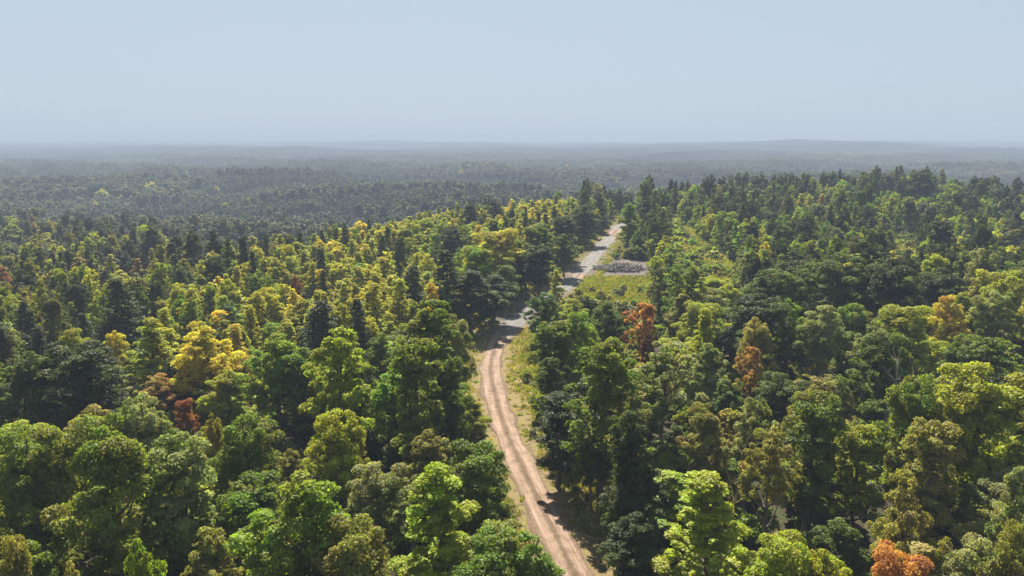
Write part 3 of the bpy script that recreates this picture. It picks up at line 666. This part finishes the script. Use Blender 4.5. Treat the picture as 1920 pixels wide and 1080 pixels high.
def patchy(x, y, s, o=0.0):
    return (math.sin(x / s + 1.7 + o + 1.3 * math.sin(y / (s * 1.3) + o)) + math.sin(y / (s * .8) + 2.1 * o + 1.1 * math.sin(x / (s * .9)))) / 2
def pick(cols, n, spread=.28):
    """neighbours tend to be of one kind"""
    return cols[int(min(max((n * .5 + .5) + rnd.gauss(0, spread), 0), .999) * len(cols))]
def region(px, py, d, X_, Y_):
    """what grows where, by the place it takes in the landscape: kind, colour, width, height"""
    r = rnd.random(); ch = rnd.choice; n1 = patchy(X_, Y_, 11); n2 = patchy(X_, Y_, 7, 1.0)
    if n1 > .55: r = .5 + r / 2
    if n1 < -.3: r *= .8
    def in_yellow():
        top = np.interp(px, [230, 400, 640, 900, 1080], [565, 462, 402, 348, 345]); bot = np.interp(px, [230, 450, 620, 760, 840, 990, 1080], [650, 640, 600, 560, 500, 440, 385])
        return 230 < px < 1080 and top < py < bot
    if in_yellow():
        if r < .86: return ch(['poplar', 'poplar', 'round']), ch(['yellow', 'yellow', 'yellow', 'yellowgreen', 'yellowgreen', 'yellowgreen', 'yellow', 'yellow', 'gold', 'lime']), rnd.uniform(4.3, 6.6), rnd.uniform(8.5, 11.5)
        if r < .94: return ch(['round', 'slim']), ch(['vivid', 'green', 'teal']), rnd.uniform(3.0, 4.5), rnd.uniform(9, 12)
        return ch(['pine', 'round']), ch(['dark', 'pine', 'dark']), rnd.uniform(3.0, 4.6), rnd.uniform(10, 14)
    if px < 400 and py < 455 and r < .8: return ch(['round', 'round', 'tall', 'pine']), pick(['fardark', 'dull', 'fargrey', 'dark', 'grey', 'fardull', 'olive', 'yellowgreen'], n2), rnd.uniform(4.5, 7.5), rnd.uniform(9, 14)
    if px < 700 and py < 640:                                # mixed young wood on the left
        return ch(['round', 'round', 'poplar', 'pine', 'tall']), pick(['dark', 'dull', 'dark', 'deep', 'green', 'sage', 'olive', 'dull', 'grey', 'olive', 'yellowgreen', 'tan', 'yellowgreen', 'lime', 'yellow'], n2), rnd.uniform(3.4, 5.6), rnd.uniform(9, 14)
    if px > 1100 and py < 470:                                # ridge on the right
        if r < .48: return ch(['round', 'round', 'pine', 'tall', 'round', 'round']), ch(['dark', 'pine', 'grey', 'dull', 'dark', 'deep']), rnd.uniform(4.0, 7.0), rnd.uniform(12, 17)
        if r < .78: return ch(['round', 'slim', 'poplar']), ch(['vivid', 'green', 'teal', 'vivid']), rnd.uniform(3.5, 5.5), rnd.uniform(9, 13)
        return ch(['round', 'poplar']), ch(['yellowgreen', 'yellow', 'lime']), rnd.uniform(3.2, 5.0), rnd.uniform(9, 12)
    if px > 1350 and py < 600:
        return ch(['round', 'round', 'tall']), pick(['dark', 'deep', 'dark', 'dull', 'green', 'olive', 'sage', 'yellowgreen'], n2), rnd.uniform(5, 8), rnd.uniform(13, 17)
    if 800 < px < 1130 and py < 560:
        return ch(['round', 'tall', 'pine']), ch(['dark', 'dark', 'deep', 'green']), rnd.uniform(4, 6), rnd.uniform(12, 17)
    if px < 960:
        return ch(['round', 'round', 'tall', 'round']), pick(['dark', 'deep', 'green', 'vivid', 'green', 'olive', 'olive', 'sage', 'yellowgreen'], n2), rnd.uniform(5.5, 9.5), rnd.uniform(10, 15)
    return ch(['round', 'tall', 'open', 'round']), pick(['deep', 'dark', 'green', 'olive', 'sage', 'olive', 'green', 'vivid', 'yellowgreen'], n2), rnd.uniform(5.2, 9), rnd.uniform(9.5, 15)

GRIDC = {}; CS = 8.0
def near_trees(x, y):
    i, j = int(x // CS), int(y // CS)
    for a in (-1, 0, 1):
        for b in (-1, 0, 1):
            yield from GRIDC.get((i + a, j + b), ())
def put(x, y, w): GRIDC.setdefault((int(x // CS), int(y // CS)), []).append((x, y, w))
for t in TREES: put(t['x'], t['y'], t['w'])
clears = [CLEAR_GRASS, CLEAR_BARE, CLEAR_SHADE, CLEAR_SLOPE, CLEAR_PATCH, CLEAR_GAP1]
HANDT = [t for t in TREES]
cand = []
for k in range(62000):
    y = math.sqrt(rnd.uniform(9 ** 2, 520 ** 2)); a = rnd.uniform(-1, 1); cand.append((a * (.84 * y + 42 * math.exp(-y / 150)), y))
cx = np.array([c[0] for c in cand]); cyy = np.array([c[1] for c in cand])
rdc, rkc = road_dist(cx, cyy)
okc = np.where(rdc > 0, rdc > verge_r[rkc] + 1.8, -rdc > verge_l[rkc] + 1.8)
for pl in clears: okc &= ~in_poly(cx, cyy, pl)
zc = T(cx, cyy)
for x, y, z, ok in zip(cx, cyy, zc, okc):
    if not ok: continue
    d = math.hypot(x, y)
    px, py, dep = proj(x, y, z + 13)
    kind, col, w, h = region(px, py, d, x, y)
    if d > np.interp(px, K_PX, K_R) + 25:
        g = patchy(x, y, 26); big = g > -.2
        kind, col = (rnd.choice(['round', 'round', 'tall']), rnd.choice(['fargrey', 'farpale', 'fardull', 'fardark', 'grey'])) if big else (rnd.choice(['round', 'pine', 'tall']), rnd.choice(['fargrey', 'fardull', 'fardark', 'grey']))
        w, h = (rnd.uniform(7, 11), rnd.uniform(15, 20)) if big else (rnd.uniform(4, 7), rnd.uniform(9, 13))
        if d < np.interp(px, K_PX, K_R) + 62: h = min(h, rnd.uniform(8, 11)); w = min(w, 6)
    col = rnd.choice(['dark', 'pine', 'deep']) if kind == 'pine' and col not in ('dark', 'pine', 'grey', 'fargrey', 'fardull', 'fardark', 'dull') else col; w *= 1.15; h *= rnd.uniform(.8, 1.15); sp = .34
    if any((x - a) ** 2 + (y - b) ** 2 < (sp * (w + ww)) ** 2 for a, b, ww in near_trees(x, y)): continue
    px, py, dep = proj(x, y, z + h); wp = w * FP / dep; pb = proj(x, y, z)[1]
    hw = wp / 2
    if d < 440:
        m = (KEEP[:, 2] > dep) & (np.abs(KEEP[:, 0] - px) < hw + KEEP[:, 3]) & (KEEP[:, 1] > py - 4) & (KEEP[:, 1] < pb - .1 * (pb - py))
        if m.any(): continue
        # do not stand in front of the trees set out by hand
        m = (HANDV[:, 4] > dep) & (np.abs(HANDV[:, 0] - px) < hw + HANDV[:, 2] * .30) & (py < HANDV[:, 1] + HANDV[:, 3] * .62) & (pb > HANDV[:, 1])
        if m.any(): continue
        # nor tower above them from close behind
        m = (HANDV[:, 4] < dep) & (HANDV[:, 4] > dep - 12) & (np.abs(HANDV[:, 0] - px) < HANDV[:, 2] * .4) & (py < HANDV[:, 1] - 6)
        if m.any(): h *= .82; w *= .9
    add_tree(x, y, w, h, kind, col); put(x, y, w)

# how much of each tree shows (front to back, coarse)
TREES.sort(key=lambda t: t['dep'])
CW, CH, CELL = 320, 180, 6
occ = np.zeros((CH, CW), bool); gy, gx = np.mgrid[0:CH, 0:CW]
for t in TREES:
    x0, x1 = int((t['px'] - t['wp'] / 2) // CELL), int((t['px'] + t['wp'] / 2) // CELL) + 1
    y0, y1 = int(t['py'] // CELL), int((t['py'] + .8 * (t['pb'] - t['py'])) // CELL) + 1
    x0, x1, y0, y1 = max(0, x0), min(CW, x1), max(0, y0), min(CH, y1)
    if x0 >= x1 or y0 >= y1: t['vis'] = 0; continue
    sub = occ[y0:y1, x0:x1]; t['vis'] = int((~sub).sum()) * CELL * CELL; sub[:] = True
TYPE = dict(round='broadleaf_tree', open='broadleaf_tree', tall='broadleaf_tree', slim='broadleaf_tree', poplar='poplar_tree', pine='pine_tree')
LIMIT = dict(broadleaf_tree=290, poplar_tree=150, pine_tree=60)
chosen = []
for ty, lim in LIMIT.items():
    L_ = [t for t in TREES if TYPE[t['kind']] == ty and t['vis'] > (60 if t['hand'] else 150)]
    L_.sort(key=lambda t: (not t['hand'], -t['vis']))
    for t in L_[:lim]: t['own'] = True; chosen.append(t)

# labels for the trees that were not set out by hand
LAND = [t for t in TREES if t['short'] and t.get('own')]
used = {t['label'] for t in TREES if t['label']}
SHAPE = dict(round='rounded', open='layered', tall='upright', slim='slim', poplar='pointed', pine='dense conifer-like')
def relation(t, l):
    dx, dy = t['px'] - l['px'], t['py'] - l['py']; n = math.hypot(dx, dy)
    far = 'close ' if n < 55 else '' if n < 130 else 'well '
    ax, ay = abs(dx), abs(dy)
    if ax > 2 * ay: r = 'left of' if dx < 0 else 'right of'
    elif ay > 2 * ax: r = 'behind' if dy < 0 else 'in front of'
    else: r = ('behind and ' if dy < 0 else 'in front and ') + ('left of' if dx < 0 else 'right of')
    if far == 'close ': far = 'just '
    return far + r
for t in sorted(chosen, key=lambda t: -t['vis']):
    if t['label']: continue
    near = sorted(LAND, key=lambda l: math.hypot(t['px'] - l['px'], (t['py'] - l['py']) * 1.3))
    size = '' 
    done = False
    for extra in ('', 'size', 'hide'):
        for l in near[:6]:
            base = WORDS[t['col']] + ' ' + SHAPE[t['kind']] + ' tree ' + relation(t, l) + ' ' + l['short']
            if extra == 'size': base = ('large ' if t['wp'] > 75 else 'small ' if t['wp'] < 38 else 'middling ') + base
            if extra == 'hide': base = ('partly hidden ' if t['vis'] < .5 * t['wp'] * (t['pb'] - t['py']) * .8 else 'fully visible ') + base
            if base not in used and len(base.split()) <= 16: used.add(base); t['label'] = base; done = True; break
        if done: break
    if not done:
        l = near[0]; t['label'] = 'one of several alike ' + WORDS[t['col']] + ' ' + SHAPE[t['kind']] + ' trees around ' + l['short']
def grp(t):
    if t['kind'] == 'poplar' and t['col'] in ('yellow', 'gold', 'yellowgreen', 'amber', 'lime'): return 'yellow trees of the young stand'
    if t['kind'] == 'pine': return 'dark conifers scattered through the wood'
    return 'broadleaf trees left of the road' if t['px'] < np.interp(t['py'], [400, 640, 1080], [1160, 930, 1075]) else 'broadleaf trees right of the road'
for t in chosen:
    cm, tm = PROTO[(t['kind'], t['v'])]; ty = TYPE[t['kind']]
    e = bpy.data.objects.new(ty, None); COL.objects.link(e); e.empty_display_size = .3
    e.location = (t['x'], t['y'], t['z'] - .1); e.rotation_euler = (0, 0, t['rot'])
    s = t['w'] / W0[t['kind']]; sz = t['h'] / H0[t['kind']]
    e['label'] = t['label']; e['category'] = 'tree'; e['group'] = grp(t)
    for nm, me in (('trunk', tm), ('crown', cm)):
        o = bpy.data.objects.new(nm, me); COL.objects.link(o); o.parent = e; o.scale = (s, s, sz)
        if nm == 'crown': q = jit(t['col'], .08); o['tint'] = list(q[:3]); o['tint2'] = list(q[3:])

fp = []
for t in TREES:
    if t.get('own'): continue
    lod = 'near' if t['dep'] < 150 and t['kind'] in ('round', 'tall') else 'mid' if t['dep'] < 360 else 'far'
    s = t['w'] / W0[t['kind']]; sz = t['h'] / H0[t['kind']]
    fp.append((t['x'], t['y'], t['z'] - .1, (t['kind'], t['v'], lod), t['rot'], (s, s, sz), jit(t['col'], .2)))
# woods behind, to 1100 m
y = 500.0
while y < 1300:
    x = -.85 * y
    while x < .85 * y:
        qx, qy = x + rnd.uniform(-3, 3), y + rnd.uniform(-3, 3)
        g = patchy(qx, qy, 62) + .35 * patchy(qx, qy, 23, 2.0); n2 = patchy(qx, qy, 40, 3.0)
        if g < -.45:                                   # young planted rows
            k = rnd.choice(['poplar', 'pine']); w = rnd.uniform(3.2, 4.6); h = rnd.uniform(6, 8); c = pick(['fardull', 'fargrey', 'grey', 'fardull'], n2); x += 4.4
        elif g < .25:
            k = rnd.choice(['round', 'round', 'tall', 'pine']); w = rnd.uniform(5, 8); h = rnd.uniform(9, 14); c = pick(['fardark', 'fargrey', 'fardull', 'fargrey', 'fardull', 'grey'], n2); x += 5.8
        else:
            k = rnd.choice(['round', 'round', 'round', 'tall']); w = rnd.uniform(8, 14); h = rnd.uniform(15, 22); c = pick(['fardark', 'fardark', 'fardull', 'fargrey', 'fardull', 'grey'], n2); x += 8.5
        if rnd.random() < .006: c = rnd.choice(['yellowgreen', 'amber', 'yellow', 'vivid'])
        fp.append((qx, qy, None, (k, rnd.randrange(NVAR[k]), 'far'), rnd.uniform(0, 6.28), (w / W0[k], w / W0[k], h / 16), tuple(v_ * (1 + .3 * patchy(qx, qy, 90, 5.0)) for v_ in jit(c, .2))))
    y += 6.2
mis = [i for i, p in enumerate(fp) if p[2] is None]
zz = T(np.array([fp[i][0] for i in mis]), np.array([fp[i][1] for i in mis]))
for i, z in zip(mis, zz): fp[i] = fp[i][:2] + (float(z) - .2,) + fp[i][3:]
stuff_scatter('forest', fp)

fp = []
y = 1290.0
while y < 9200:
    st = 38 if y < 3000 else 38 + (y - 3000) * .006
    x = -.85 * y
    while x < .85 * y:
        qx, qy = x + rnd.uniform(-9, 9), y + rnd.uniform(-9, 9); s = st / 48 * rnd.uniform(.95, 1.2)
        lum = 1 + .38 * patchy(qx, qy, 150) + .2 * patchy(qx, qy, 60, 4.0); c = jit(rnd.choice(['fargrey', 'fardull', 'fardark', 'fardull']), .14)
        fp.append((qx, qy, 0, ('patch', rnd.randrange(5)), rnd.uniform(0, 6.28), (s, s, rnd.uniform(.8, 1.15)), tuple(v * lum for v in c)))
        x += st
    y += st
zz = T(np.array([p[0] for p in fp]), np.array([p[1] for p in fp]))
fp = [p[:2] + (float(z) - .5,) + p[3:] for p, z in zip(fp, zz)]
stuff_scatter('distant_forest', fp)

# ------------------------------------------------------------------ undergrowth, saplings, grass
up = []
n = 14000
yy = np.sqrt(RNG.uniform(9 ** 2, 300 ** 2, n)); xx = RNG.uniform(-1, 1, n) * (.8 * yy + 40 * np.exp(-yy / 150))
r_, k_ = road_dist(xx, yy); ok = np.where(r_ > 0, r_ > verge_r[k_] + .6, -r_ > verge_l[k_] + .5)
for pl in (CLEAR_GRASS, CLEAR_BARE, CLEAR_SHADE): ok &= ~in_poly(xx, yy, pl) | (in_poly(xx, yy, CLEAR_GRASS) & (RNG.uniform(size=n) < .1))
slope = in_poly(xx, yy, CLEAR_SLOPE); z_ = T(xx, yy)
for x, y, z, o, s, rr in zip(xx, yy, z_, ok, slope, r_):
    if not o or (s and rnd.random() < .55): continue
    edge = abs(rr) < 11; h = rnd.uniform(.8, 2.6 if edge else 4.6); w = h * rnd.uniform(.9, 1.5)
    edge = abs(rr) < 11
    c = rnd.choice(['vivid', 'green', 'yellowgreen', 'olive', 'lime', 'green']) if edge or s else rnd.choice(['green', 'deep', 'olive', 'dull', 'dark', 'vivid'])
    up.append((x, y, z - .1, ('bush', rnd.randrange(3), 'near' if y < 130 else 'mid'), rnd.uniform(0, 6.28), (w / 3.2, w / 3.2, h / 2.9), jit(c, .2)))
stuff_scatter('undergrowth', up)

gp = []
n = 42000
k = RNG.integers(0, len(RC) - 2, n)
side = np.where(RNG.uniform(size=n) < .68, 1, -1)
vv = np.where(side > 0, verge_r[k], verge_l[k])
off = side * (W[k] * .93 + RNG.uniform(0, 1, n) ** .8 * (vv + 1.5 - W[k] * .93))
xx = RC[k, 0] + NRM[k, 0] * off + RNG.uniform(-.5, .5, n); yy = RC[k, 1] + NRM[k, 1] * off + RNG.uniform(-.5, .5, n)
keep = RNG.uniform(size=n) < np.clip(.15 + (np.abs(off) - 2.4) / 4.5, .08, 1) * (.35 + .65 * (np.sin(xx * .9) * np.sin(yy * .7 + 1) > -.2))
keep &= RNG.uniform(size=n) < .45
bz = bend
for x, y, z, o, kk in zip(xx[keep], yy[keep], T(xx[keep], yy[keep]), np.abs(off[keep]), k[keep]):
    g = rnd.random() < np.clip((o - 4.2) / 3.5, .08, .75)
    if RC[kk, 1] > 150 and rnd.random() < .6: continue
    c = rnd.choice(['olive', 'yellowgreen', 'olive', 'green', 'straw']) if g else rnd.choice(['straw', 'tan', 'straw', 'olive'])
    s = rnd.uniform(.35, .8) * (1.15 if g else .8)
    gp.append((x, y, z, ('tuft', rnd.randrange(3)), rnd.uniform(0, 6.28), (s * 1.5, s * 1.5, s * .7), jit(c, .25)))
for pl, nn, cs, smin in ((CLEAR_GRASS, 9000, ['yellowgreen', 'olive', 'olive', 'straw', 'green'], .6), (CLEAR_SLOPE, 15000, ['yellowgreen', 'olive', 'straw', 'tan', 'green', 'olive'], .9), (CLEAR_PATCH, 5000, ['yellowgreen', 'straw'], 1.0)):
    P_ = np.array(pl); lo = P_.min(0); hi = P_.max(0)
    x = RNG.uniform(lo[0], hi[0], nn); y = RNG.uniform(lo[1], hi[1], nn); m = in_poly(x, y, pl); z = T(x, y)
    for a, b, c_ in zip(x[m], y[m], z[m]):
        s = rnd.uniform(smin, smin * 2); gp.append((a, b, c_, ('tuft', rnd.randrange(3)), rnd.uniform(0, 6.28), (s * 1.6, s * 1.6, s), jit(rnd.choice(cs), .25)))
stuff_scatter('grass', gp)

# bushes set out one by one along the verges and in the clearing
BUSH = [(998, 655, 30, 2.6, 'yellowgreen', 'yellow-green bush at the start of the right verge by the bend'),
        (990, 690, 34, 2.4, 'lime', 'lime bush at the outer edge of the right verge, below the first bush'),
        (1010, 735, 34, 2.4, 'yellowgreen', 'yellow-green bush at the widest part of the right verge'),
        (1022, 775, 30, 2.2, 'olive', 'olive bush on the right verge under the dark trees'),
        (872, 800, 60, 3.6, 'vivid', 'bright green bush under the small roadside tree on the left'),
        (862, 770, 40, 3.4, 'yellowgreen', 'yellow-green bush touching the small roadside tree from the left'),
        (1160, 540, 42, 2.4, 'dark', 'dark bush in the middle of the grassy clearing'),
        (1125, 548, 22, 3.2, 'deep', 'deep green bush on the left end of the grassy clearing'),
        (1175, 465, 26, 3.0, 'olive', 'olive bush behind the debris heap near the road'),
        (610, 895, 70, 3.0, 'lime', 'lime undergrowth bush at the foot of the tall lit tree'),
        (1260, 880, 80, 4.2, 'teal', 'bluish green bush in the hollow below the umbrella-shaped tree'),
        (1300, 850, 60, 3.6, 'vivid', 'bright green bush right of the bluish bush in the hollow'),
        (1390, 960, 70, 3.6, 'vivid', 'bright green bush between the two lime trees at the lower right'),
        (1330, 455, 34, 3.4, 'green', 'mid green bush on the upper part of the grassy slope'),
        (1362, 500, 34, 3.6, 'vivid', 'bright green bush on the lower part of the grassy slope'),
        (1310, 505, 30, 3.4, 'teal', 'bluish green bush on the left part of the grassy slope')]
for px, py, wp, h, col, lab in BUSH:
    x, y = solve(px, py, h); dep = proj(x, y, Tf(x, y) + h)[2]; w = wp * dep / FP
    v = rnd.randrange(3); cm, tm = PROTO[('bush', v)]
    e = bpy.data.objects.new('bush', None); COL.objects.link(e); e.location = (x, y, Tf(x, y) - .05); e.rotation_euler = (0, 0, rnd.uniform(0, 6))
    e['label'] = lab; e['category'] = 'bush'; e['group'] = 'bushes on verges and clearings'
    for nm, me in (('stem', tm), ('crown', cm)):
        o = bpy.data.objects.new(nm, me); COL.objects.link(o); o.parent = e; o.scale = (w / 3.2, w / 3.2, h / 2.9)
        if nm == 'crown': q = jit(col, .05); o['tint'] = list(q[:3]); o['tint2'] = list(q[3:])

# ------------------------------------------------------------------ bare trees (trunk > limbs)
def bare_tree(px, ptop, h, lean, label, mat, seed, nl=7, rad=.2, name='bare_tree'):
    rng = np.random.default_rng(seed); x, y = solve(px, ptop, h)
    e = bpy.data.objects.new(name, None); COL.objects.link(e); e.location = (x, y, Tf(x, y)); e['label'] = label; e['category'] = 'tree'
    zs = np.linspace(-.3, h, 9); P_ = [[-lean[0] * (1 - z / h) ** 1.2 + .12 * math.sin(z + seed), -lean[1] * (1 - z / h) + .1 * math.cos(z * .8), z] for z in zs]
    v, f = tube(P_, np.linspace(rad, .04, 9), 8); link('trunk', mesh_np('bare_trunk', v, f, mat, None, True), e)
    P_ = np.array(P_)
    for k in range(nl):
        i = int(rng.integers(3, 8)); b = P_[i]; an = rng.uniform(0, 6.28); L_ = rng.uniform(1.4, 3.4) * (1.2 - i / 10)
        c = b + np.array([math.cos(an) * L_ * .6, math.sin(an) * L_ * .6, L_ * .55]); d = c + np.array([math.cos(an + .4) * L_ * .4, math.sin(an + .4) * L_ * .4, L_ * .6])
        tw = [tube([b, c, d], [rad * .4, rad * .25, .02], 6)]
        for q in range(3):
            s0 = b + (c - b) * rng.uniform(.4, 1); tw.append(tube([s0, s0 + rng.normal(0, .5, 3) + [0, 0, .6]], [.035, .012], 4))
        v, f = merge(tw); link('limb', mesh_np('bare_limb', v, f, mat, None, True), e)
    return e
bare_tree(1690, 655, 15, (1.8, 0), 'leaning grey bare trunk in the dark gap, thickest of the three', M_PALEBARK, 3, 9, .22)
bare_tree(1672, 668, 13, (1.2, .5), 'thin bare trunk in the dark gap just left of the thickest one', M_PALEBARK, 5, 7, .13)
bare_tree(1712, 690, 12, (-1.0, .4), 'bare forked trunk in the dark gap right of the thickest one', M_PALEBARK, 8, 8, .15)
bare_tree(1383, 392, 14, (.3, 0), 'tall thin dead tree wrapped in creeper above the grassy slope', M_PALEBARK, 13, 10, .22)
bare_tree(1405, 800, 12, (1.6, 0), 'mossy yellowish crooked trunk above the lime tree at the lower right', M_MOSSBARK, 21, 6, .24)

# ------------------------------------------------------------------ debris heap and pale stones
bx, by = solve(1165, 512); rng = np.random.default_rng(44); parts = []
for i in range(430):
    a = rng.uniform(0, 6.28); r = math.sqrt(rng.uniform(0, 1)); lx = math.cos(a) * r * 7.2; ly = math.sin(a) * r * 4.2
    hz = max(0, 1 - r) ** .7 * 1.1 * (1 + .25 * math.sin(lx * .8)) * (1 if lx < 3 else .55)
    wx, wy = bx + lx, by + 5 + ly; z = Tf(wx, wy) + rng.uniform(.1, .2) + hz * rng.uniform(.5, 1)
    if rng.uniform() < .45:                                             # broken slab or stump
        s = rng.uniform(.18, .65, 3) * [1.3, .9, .6]; B = np.array([[i_, j_, k_] for k_ in (-1, 1) for j_ in (-1, 1) for i_ in (-1, 1)], float) * s * .6 * rng.uniform(.75, 1.2, (8, 3))
        R_ = np.linalg.qr(rng.normal(size=(3, 3)))[0]; B = B @ R_ + [wx, wy, z]
        parts.append((B, np.array([[0, 2, 3, 1], [4, 5, 7, 6], [0, 1, 5, 4], [2, 6, 7, 3], [0, 4, 6, 2], [1, 3, 7, 5]])))
    else:
        d = rng.normal(size=3); d[2] *= .3; d /= np.linalg.norm(d); l = rng.uniform(.5, 1.9)
        parts.append(tube([np.array([wx, wy, z]) - d * l, [wx, wy, z + .05], np.array([wx, wy, z]) + d * l], [.09, .11, .05], 5))
v, f = merge(parts)
hp = bpy.data.objects.new('debris_heap', None); COL.objects.link(hp); hp['label'] = 'low grey heap of broken branches and slabs beside the upper road'; hp['category'] = 'debris heap'
hp.location = (bx, by + 5, Tf(bx, by + 5))
ho = link('broken_debris', mesh_np('broken_debris', v - np.array(hp.location), f, M_DEBRIS), hp); ho['kind'] = 'stuff'
def stone(px, py, s, label):
    x, y = solve(px, py); rng = np.random.default_rng(int(px)); V = []; 
    for i in range(5):
        for j in range(8):
            th = i / 4 * math.pi; ph = j / 8 * 2 * math.pi; r = s * rng.uniform(.8, 1.1); V.append([r * math.sin(th) * math.cos(ph), r * math.sin(th) * math.sin(ph) * .8, r * .6 * math.cos(th) + s * .35])
    F = [(i * 8 + j, i * 8 + (j + 1) % 8, (i + 1) * 8 + (j + 1) % 8, (i + 1) * 8 + j) for i in range(4) for j in range(8)]
    o = link('boulder', mesh_np('boulder', V, F, M_ROCK)); o.location = (x, y, Tf(x, y)); o['label'] = label; o['category'] = 'boulder'
stone(898, 629, .38, 'pale boulder on the left verge at the bend of the road')

# ------------------------------------------------------------------ haze
HX0, HX1, HY0, HY1, HZ0, HZ1 = -9800, 9800, -60, 9800, -40, 96
V = [(x, y, z) for z in (HZ0, HZ1) for y in (HY0, HY1) for x in (HX0, HX1)]
F = [[0, 2, 3, 1], [4, 5, 7, 6], [0, 1, 5, 4], [2, 6, 7, 3], [0, 4, 6, 2], [1, 3, 7, 5]]
m, t = new_mat('haze_air'); pv = N(t, 'ShaderNodeVolumePrincipled'); pv.inputs['Color'].default_value = (.325, .39, .525, 1)
pv.inputs['Density'].default_value = 0.00044; pv.inputs['Anisotropy'].default_value = 0.0
out = N(t, 'ShaderNodeOutputMaterial'); t.links.new(pv.outputs[0], out.inputs['Volume'])
hz = link('haze', mesh_np('haze', V, F, m)); hz['kind'] = 'stuff'
print('TREES', len(TREES), 'own', len(chosen), 'unlabelled', sum('one of several' in t['label'] for t in chosen), 'pts', len(fp), len(gp), len(up))
